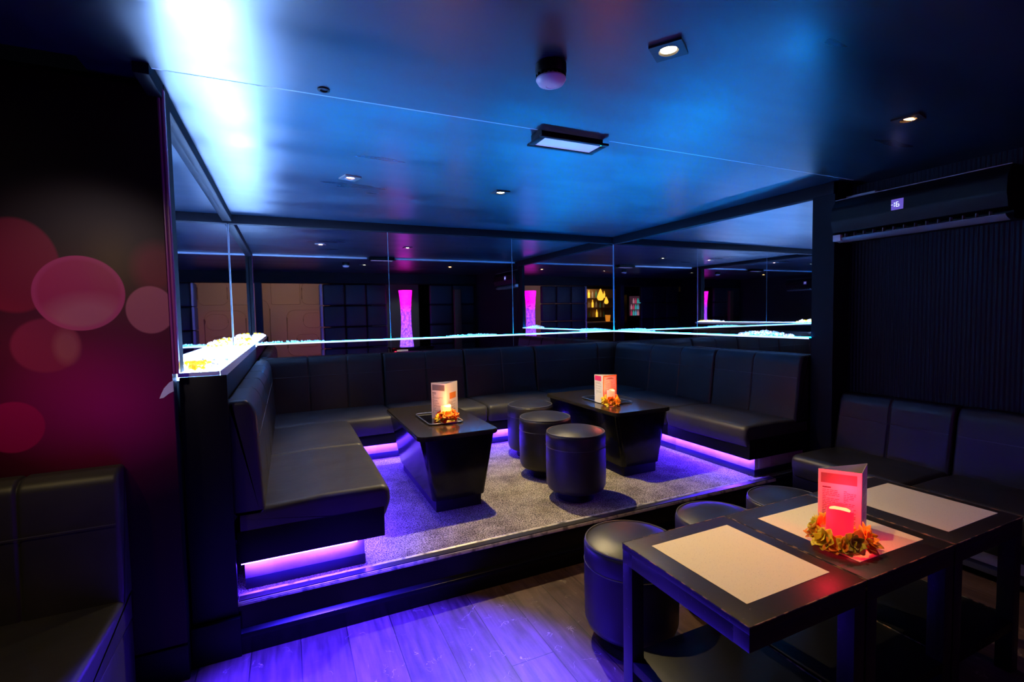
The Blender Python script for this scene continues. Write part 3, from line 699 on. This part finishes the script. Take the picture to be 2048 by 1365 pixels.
light('candle_light_right', 'POINT', (2.205, 2.98, zt+.15), 1.5, (1,.15,.05), size=.03)

# ------------------------------------------------------------------ ceiling fittings
def downlight(x, y, z, rz, tilt, lab, power, color, target, spot=100, lens=None, es=14):
    t = thing('downlight', lab, 'ceiling light', (x, y, z), rz, 'square ceiling downlights')
    bm = bmesh.new(); hole = .032; o_ = .052; N = 32
    ring = [bm.verts.new((hole*math.cos(2*PI*k/N), hole*math.sin(2*PI*k/N), -.008)) for k in range(N)]
    def sq(a):
        c, s = math.cos(a), math.sin(a); k = o_/max(abs(c), abs(s)); return (c*k, s*k)
    sq0 = [bm.verts.new((*sq(2*PI*k/N+1e-6), -.008)) for k in range(N)]; sq1 = [bm.verts.new((*sq(2*PI*k/N+1e-6), 0)) for k in range(N)]
    inn = [bm.verts.new((hole*.9*math.cos(2*PI*k/N), hole*.9*math.sin(2*PI*k/N), -.0005)) for k in range(N)]
    for k in range(N):
        j = (k+1) % N
        bm.faces.new((ring[k], ring[j], sq0[j], sq0[k])); bm.faces.new((sq0[k], sq0[j], sq1[j], sq1[k])); bm.faces.new((ring[k], inn[k], inn[j], ring[j]))
    finish('bezel', bm, M['chrome'] if es < 10 else M['nosing'], t)
    ml = mat('lit_lens', (1,.9,.7), .3, emit=lens or (1,.80,.50), es=es*2.2)
    bm = bmesh.new(); lathe(bm, [(0,-.006),(.018,-.005),(.026,-.002)], 24, close=False)
    L = finish('lens', bm, ml, t); L.rotation_euler = tilt
    L['label'] = 'glowing round lens'
    light('downlight_beam', 'SPOT', (x, y, z-.02), power, color, target, .018, spot, .5)
W_ = WARM
downlight(1.172, 1.275, ZF, .6, (0,0,0), 'square downlight in the front ceiling above the papered tables, brightest of all', 45, (1,.63,.18), (1.08, 1.30, 0), 72)
downlight(2.612, 1.303, ZF, .2, (.3,0,0), 'square orange-glowing downlight in the front ceiling near the air conditioner', 10, (1,.60,.40), (2.5, 1.0, 0), 80, (1,.42,.12), 12)
downlight(.396, 3.253, ZC, .3, (.2,0,0), 'square downlight with pinkish double glint over the left seats', 20, (1,.72,.55), (.3, 3.1, 0), 96, (1,.45,.35), 9)
downlight(1.431, 3.259, ZC, 0, (0,0,0), 'small yellow downlight over the stools between the platform tables', 210, (1,.76,.36), (1.42, 2.80, 0), 104)

# smoke detector
t = thing('smoke_detector', 'white-domed smoke detector on a black base hanging from the front ceiling', 'smoke detector', (.862, 1.510, ZF))
bm = bmesh.new(); lathe(bm, [(0,0),(.050,0),(.054,-.004),(.054,-.028),(.050,-.036)], 36, close=True); finish('base', bm, M['black'], t)
bm = bmesh.new()
for k in range(18):
    a = 2*PI*k/18; c, s = math.cos(a), math.sin(a)
    b2 = [(.040,-.036),(.052,-.036),(.052,-.048),(.040,-.048)]
    vs = [bm.verts.new((r*c-w_*s, r*s+w_*c, z)) for w_ in (-.0025,.0025) for r, z in b2]
    for f in ((0,1,2,3),(4,5,6,7),(0,1,5,4),(1,2,6,5),(2,3,7,6),(3,0,4,7)): bm.faces.new([vs[i] for i in f])
finish('vent_ring', bm, M['black'], t)
bm = bmesh.new(); lathe(bm, [(.038,-.036),(.038,-.046),(.051,-.048),(.052,-.053),(.044,-.066),(.028,-.073),(.018,-.074),(.017,-.0725),(0,-.073)], 36, close=False); finish('white_dome', bm, M['white_plastic'], t)

# emergency light box hung at the ceiling seam
t = thing('emergency_light', 'black framed emergency light box with pale glass face at the ceiling seam', 'emergency light', (1.305, 2.125, ZC))
bm = bmesh.new(); box(bm, (-.175,-.050,-.040), (.175,.062,-.0005), .003); finish('housing', bm, M['black'], t)
bm = bmesh.new()
for a, c in (((-.19,-.078,-.050),(.19,-.055,-.040)), ((-.19,.055,-.050),(.19,.078,-.040)), ((-.19,-.055,-.050),(-.160,.055,-.040)), ((.160,-.055,-.050),(.19,.055,-.040))): box(bm, a, c, .001)
finish('frame', bm, M['black'], t)
m = mat('lit_diffuser', (.5,.48,.7), .15, emit=(.34,.28,.72), es=.55)
bm = bmesh.new(); box(bm, (-.16,-.055,-.0465), (.16,.055,-.041)); finish('diffuser', bm, m, t)
bm = bmesh.new(); lathe(bm, [(0,-.0525),(.0025,-.052),(.003,-.0498)], 12, c=(.150,-.066,0)); o = finish('indicator', bm, mat('green_indicator', (.1,.8,.3), .4, emit=(.05,1,.3), es=3), t); o['label'] = 'tiny green indicator light'

# ------------------------------------------------------------------ air conditioner
t = thing('air_conditioner', 'long black wall-mounted air conditioner with a lit display reading -16', 'air conditioner', (3.56, 1.76, 2.0))
pr = roundpoly([(3.678,2.150),(3.50,2.150),(3.450,2.085),(3.445,2.00),(3.466,1.922),(3.530,1.910),(3.535,1.866),(3.678,1.866)], [.005,.01,.06,.06,.006,.01,.01,.005], 6)
bm = bmesh.new(); R = [[bm.verts.new((p[0], y, p[1])) for p in pr] for y in (1.262, 2.172)]
for i in range(len(pr)): bm.faces.new((R[0][i], R[0][(i+1) % len(pr)], R[1][(i+1) % len(pr)], R[1][i]))
bm.faces.new(R[0]); bm.faces.new(R[1]); o = finish('body', bm, M['black'], t); wl(o, t)
PB('top_trim', (3.490, 1.262, 2.147), (3.500, 2.172, 2.151), mat('dull_trim', (.30,.26,.30), .5), t)
bm = bmesh.new(); pr = [(3.470,1.884),(3.492,1.868),(3.530,1.858),(3.531,1.862),(3.494,1.872),(3.473,1.888)]
R = [[bm.verts.new((p[0], y, p[1])) for p in pr] for y in (1.275, 2.165)]
for i in range(len(pr)): bm.faces.new((R[0][i], R[0][(i+1) % len(pr)], R[1][(i+1) % len(pr)], R[1][i]))
bm.faces.new(R[0]); bm.faces.new(R[1]); o = finish('louvre_flap', bm, mat('grey_plastic', (.25,.24,.27), .4), t); wl(o, t)
mat_v = mat('grey_vane', (.10,.10,.12), .4)
for k in range(14):
    y = 1.34+k*.058; o = PB('vane', (3.478, y, 1.884), (3.505, y+.004, 1.912), mat_v, t)
PB('end_cap', (3.468, 2.120, 1.866), (3.535, 2.171, 1.909), M['white_plastic'], t, .002)
d = PB('display', (3.4435, 1.735, 2.005), (3.4475, 1.800, 2.070), mat('display_window', (.12,.09,.30), .25, emit=(.10,.06,.36), es=1.1), t); d['label'] = 'square violet display window'
bm = bmesh.new(); dm = mat('display_digits', (.8,.9,1), .4, emit=(.75,.92,1), es=1.6)
def seg(y0, z0, y1, z1, r=.0015): tube(bm, [(3.4425, y0, z0), (3.4425, y1, z1)], r, 6)
seg(1.800,2.038,1.790,2.038,.0010)                      # minus
seg(1.782,2.050,1.782,2.040); seg(1.782,2.035,1.782,2.025)  # 1
yl, yr, zt_, zm, zb_ = 1.772, 1.757, 2.051, 2.0375, 2.024
seg(yl,zt_,yr+.003,zt_); seg(yl,zt_-.002,yl,zm+.002); seg(yl,zm-.002,yl,zb_+.002); seg(yl,zm,yr,zm); seg(yr,zm-.002,yr,zb_+.002); seg(yl,zb_,yr,zb_)
o = finish('digits', bm, dm, d); wl(o, t); o['label'] = 'glowing white digits -16'
o = B('edging_strip', (3.60, 1.98, 2.165), (3.66, 2.165, 2.185), M['white_plastic']); tag(o, 'short pale trunking above the left end of the air conditioner', 'edging')  # small reflective strip of trim high on the wall

# ================================================================== BEHIND THE CAMERA (seen in the mirrors)
S('trim_bulkhead', (-2.3, -.45, 2.06), (3.76, -.25, 2.42), M['wall'])
S('wall_rear_pillar', (-.50, -.45, 0), (-.39, -.25, 2.06), M['quilt'])
# padded panelling between openings
def padded(x0, x1, z0, z1, nx, nz, lab, side=None):
    bm = bmesh.new(); W, H = (x1-x0)/nx, (z1-z0)/nz
    for i in range(nx):
        for j in range(nz): box(bm, (x0+i*W+.004, -.34, z0+j*H+.004), (x0+(i+1)*W-.004, -.25, z0+(j+1)*H-.004), .03, 3)
    o = finish('padded_panel', bm, M['quilt']); tag(o, lab, 'wall panel')
padded(.62, 1.80, .02, 2.05, 3, 5, 'dark quilted wall panel between the tan opening and the pink lamp, in the mirror')
padded(2.66, 3.64, .02, 2.05, 2, 5, 'dark quilted wall panel right of the pink lamp, in the mirror')
padded(-2.25, -1.02, .02, 2.05, 3, 5, 'dark quilted wall panel near the mural side, in the mirror')
bm = bmesh.new()
for j in range(5): box(bm, (.575, -.62, .02+j*.408), (.618, -.26, .02+j*.408+.398), .018, 3)
o = finish('padded_jamb', bm, M['quilt_white']); tag(o, 'white padded door jamb beside the tan wall, in the mirror', 'door jamb')
# tan panelled wall
t = thing('tan_wall_panel', 'tan wall panelling with rounded routed frames, seen only in the mirror', 'wall panelling', (0, -3, 0))
PB('panel_board', (-1.05, -3.06, 0), (.95, -3.0, 2.4), M['tan'], t)
bm = bmesh.new()
def rr(x0, x1, z0, z1, r, y=-2.998, w_=.012):
    tube(bm, [(p[0], y, p[1]) for p in roundpoly([(x0,z0),(x1,z0),(x1,z1),(x0,z1)], r, 8)], w_, 6, True)
rr(.0, .80, .55, 1.62, .18); rr(.20, .66, .75, 1.05, .10); rr(-.30, .30, 1.75, 2.25, .02); rr(.34, .90, 1.75, 2.25, .12); rr(-.95, -.35, .4, 1.9, .25); rr(.35,.78,1.2,1.55,.15)
o = finish('routed_frames', bm, M['tan'], t); wl(o, t)
light('rear_warm_light', 'AREA', (.1, -1.6, 2.35), 9, (1,.70,.50), (.0, -3, 1.2), .6)
light('rear_pink_light', 'SPOT', (1.3, -1.2, .6), 12, (1,.15,.75), (.7, -3, .8), .1, 50)
# lamp column on its console, in the third opening
t = thing('lamp_column', 'waisted magenta and violet glowing lamp column reflected in the back mirror', 'lamp', (2.14, -.14, .815))
bm = bmesh.new(); H = 1.11; pr = []
for k in range(25):
    u = k/24; pr.append((.098+.034*(2*u-1)**2*(1.15 if u < .5 else 1.0), H*u))
lathe(bm, pr, 36); finish('lit_shade', bm, M['column'], t, angle=60)
bm = bmesh.new(); lathe(bm, [(0,0),(.14,0),(.14,.004),(.10,.008),(0,.008)], 36, c=(0,0,-.001)); finish('base_plate', bm, M['chrome'], t)
t = thing('console_cabinet', 'low dark console carrying the pink lamp column, in the mirror', 'cabinet', (2.2, -.2, 0))
PB('body', (1.83, -.34, 0), (2.62, .04, .78), M['black'], t, .004); PB('worktop', (1.81, -.36, .78), (2.64, .06, .812), M['black_gloss'], t, .003)
o = B('grey_panel', (1.80, -2.2, 0), (2.9, -2.15, 2.3), mat('grey_green_paint', (.22,.25,.23), .6)); tag(o, 'grey-green wall board behind the pink lamp column, in the mirror', 'wall board')
light('rear_green_light', 'SPOT', (2.6, -1.0, 2.2), 5, (.75,1,.85), (2.5, -2.2, 1.0), .1, 60)
o = B('timber_post', (3.16, -.244, 0), (3.30, -.16, 1.95), M['brown'], bev=.004)
tag(o, 'narrow brown timber post between dark panels, in the mirror', 'post')

# bar with bottles and amber pendants
t = thing('bar_counter', 'bar counter with pale top far behind, reflected at the mirror corner', 'bar', (-2.9, -4.4, 0))
PB('front', (-4.3, -4.4, 0), (-1.6, -4.0, 1.08), M['brown'], t); PB('counter_top', (-4.35, -4.45, 1.08), (-1.55, -3.95, 1.12), M['tan'], t, .004)
t = thing('back_bar', 'dark back bar shelving behind the bar counter', 'shelving', (-3, -5.6, 0))
PB('frame_board', (-4.4, -5.75, 0), (-1.6, -5.70, 2.3), mat('warm_lit_board', (.25,.14,.06), .6), t)
for z in (1.25, 1.60, 1.95): PB('shelf', (-4.4, -5.70, z), (-1.6, -5.45, z+.02), M['brown'], t)
def bottle(x, y, z, m_, s=1):
    bm = bmesh.new(); lathe(bm, [(0,0),(.035,0),(.036,.01),(.036,.16),(.030,.19),(.013,.22),(.012,.28),(.014,.285),(0,.29)], 12)
    for v in bm.verts: v.co *= s
    o = finish('bottle', bm, m_, None, loc=(x, y, z)); return o
gm = [M['glass'], M['glass_clear'], M['amber'], M['glass_clear']]
gn = ['green', 'clear', 'amber', 'clear']
for r_i, z in enumerate((1.27, 1.62, 1.97)):
    for k in range(8):
        q = (k*3+r_i) % 4; o = bottle(-3.7+k*.17+random.uniform(-.02,.02), -5.58, z, gm[q], random.uniform(.85,1.0))
        tag(o, '%s bottle, %s of eight on the %s shelf of the back bar' % (gn[q], ('first','second','third','fourth','fifth','sixth','seventh','last')[k], ('lower','middle','upper')[r_i]), 'bottle', 'bottles on the back bar shelves')
for k, (x, y, z, s, lab) in enumerate(((-2.78, -4.5, 1.84, 1.0, 'larger amber teardrop pendant lamp over the bar'), (-3.02, -4.5, 1.72, .62, 'smaller amber teardrop pendant lamp hanging lower over the bar'))):
    t = thing('pendant_lamp', lab, 'lamp', (x, y, z))
    bm = bmesh.new(); lathe(bm, [(0,0),(.07*s,.01),(.11*s,.07*s),(.115*s,.13*s),(.08*s,.24*s),(.03*s,.36*s),(.012*s,.40*s)], 24); finish('glass_shade', bm, M['amber'], t)
    bm = bmesh.new(); tube(bm, [(0,0,.39*s), (0,0,2.41-z)], .004, 6); finish('cord', bm, M['black'], t)
o = bottle(-2.88, -4.2, 1.12, M['orange_lit'], 1); bpy.data.objects.remove(o)
t = thing('ice_bucket', 'orange lit bucket standing on the bar counter', 'bucket', (-2.86, -4.2, 1.12))
bm = bmesh.new(); lathe(bm, [(0,0),(.06,0),(.07,.02),(.09,.22),(.085,.22),(.06,.02),(0,.02)], 20); finish('bucket_body', bm, M['orange_lit'], t)
bm = bmesh.new(); lathe(bm, [(.088,.215),(.094,.218),(.088,.224)], 20, close=False); finish('rim', bm, M['chrome'], t)
light('bar_light', 'AREA', (-3.0, -5.2, 2.35), 10, (1,.62,.30), (-3.0, -5.5, 1.2), .5)
# lit bottle fridge
t = thing('drinks_fridge', 'small lit drinks fridge glowing pink and teal, in the right mirror', 'fridge', (-3.53, -3.6, 0))
PB('cabinet', (-3.85, -3.95, 0), (-3.2, -3.6, 2.0), M['black'], t)
PB('lit_back', (-3.76, -3.602, 1.30), (-3.30, -3.597, 1.95), mat('fridge_glow', (.1,.1,.1), .5, emit=(.10,.03,.05), es=.6), t)
for k in range(14):
    bm = bmesh.new(); x = -3.72+(k % 5)*.09; z = 1.31+(k//5)*.20
    lathe(bm, [(0,0),(.026,0),(.026,.10),(.012,.13),(.012,.165),(0,.167)], 10, c=(x, -3.57, z))
    cc = [(.75,.05,.14),(.05,.55,.45),(.1,.5,.7),(.7,.3,.35)][(k*7) % 4]
    o = finish('bottle', bm, mat('lit_bottle', cc, .3, emit=cc, es=.8), t); wl(o, t)
# gold lit soffit
o = B('lit_soffit', (-5.2, -2.62, 2.05), (-3.9, -2.5, 2.41), mat('gold_paint', (.55,.42,.14), .5)); tag(o, 'gold lit ceiling soffit far behind, in the right mirror', 'soffit')
light('soffit_light', 'SPOT', (-4.7, -2.1, 2.36), 3.5, (1,.80,.35), (-4.9, -2.5, 2.15), .03, 110)

# ================================================================== LIGHTS THAT COLOUR THE ROOM
# blue floor wash from the ceiling above the step edge, lamp and fitting added
t = thing('added_spot_fitting', 'tiny flush black fitting added for the blue floor wash in the front ceiling, left of the smoke detector', 'ceiling light', (.16, 2.0, ZF))
bm = bmesh.new(); lathe(bm, [(.022,-.0002),(.022,-.004),(.014,-.005),(.012,-.0015)], 24, close=False); finish('bezel', bm, M['black'], t)
light('blue_floor_wash', 'SPOT', (.16, 2.0, ZF-.02), 7800, (.035,.014,1), (.20, 1.52, 0), .03, 47, .5)
downlight(-1.15, 1.30, ZF, .4, (0,0,0), 'added square downlight above the wall bench, outside the picture on the left', 16, (1,.72,.25), (-1.0, 2.0, .6), 60)  # unseen downlight added to warm the top of the wall bench
# added spot without a seen source, pinkish white light on the mural
light('mural_fill_spot', 'SPOT', (-.75, .9, 2.1), 23, (1,.80,.85), (-.65, 2.2, 1.40), .05, 42, .9)
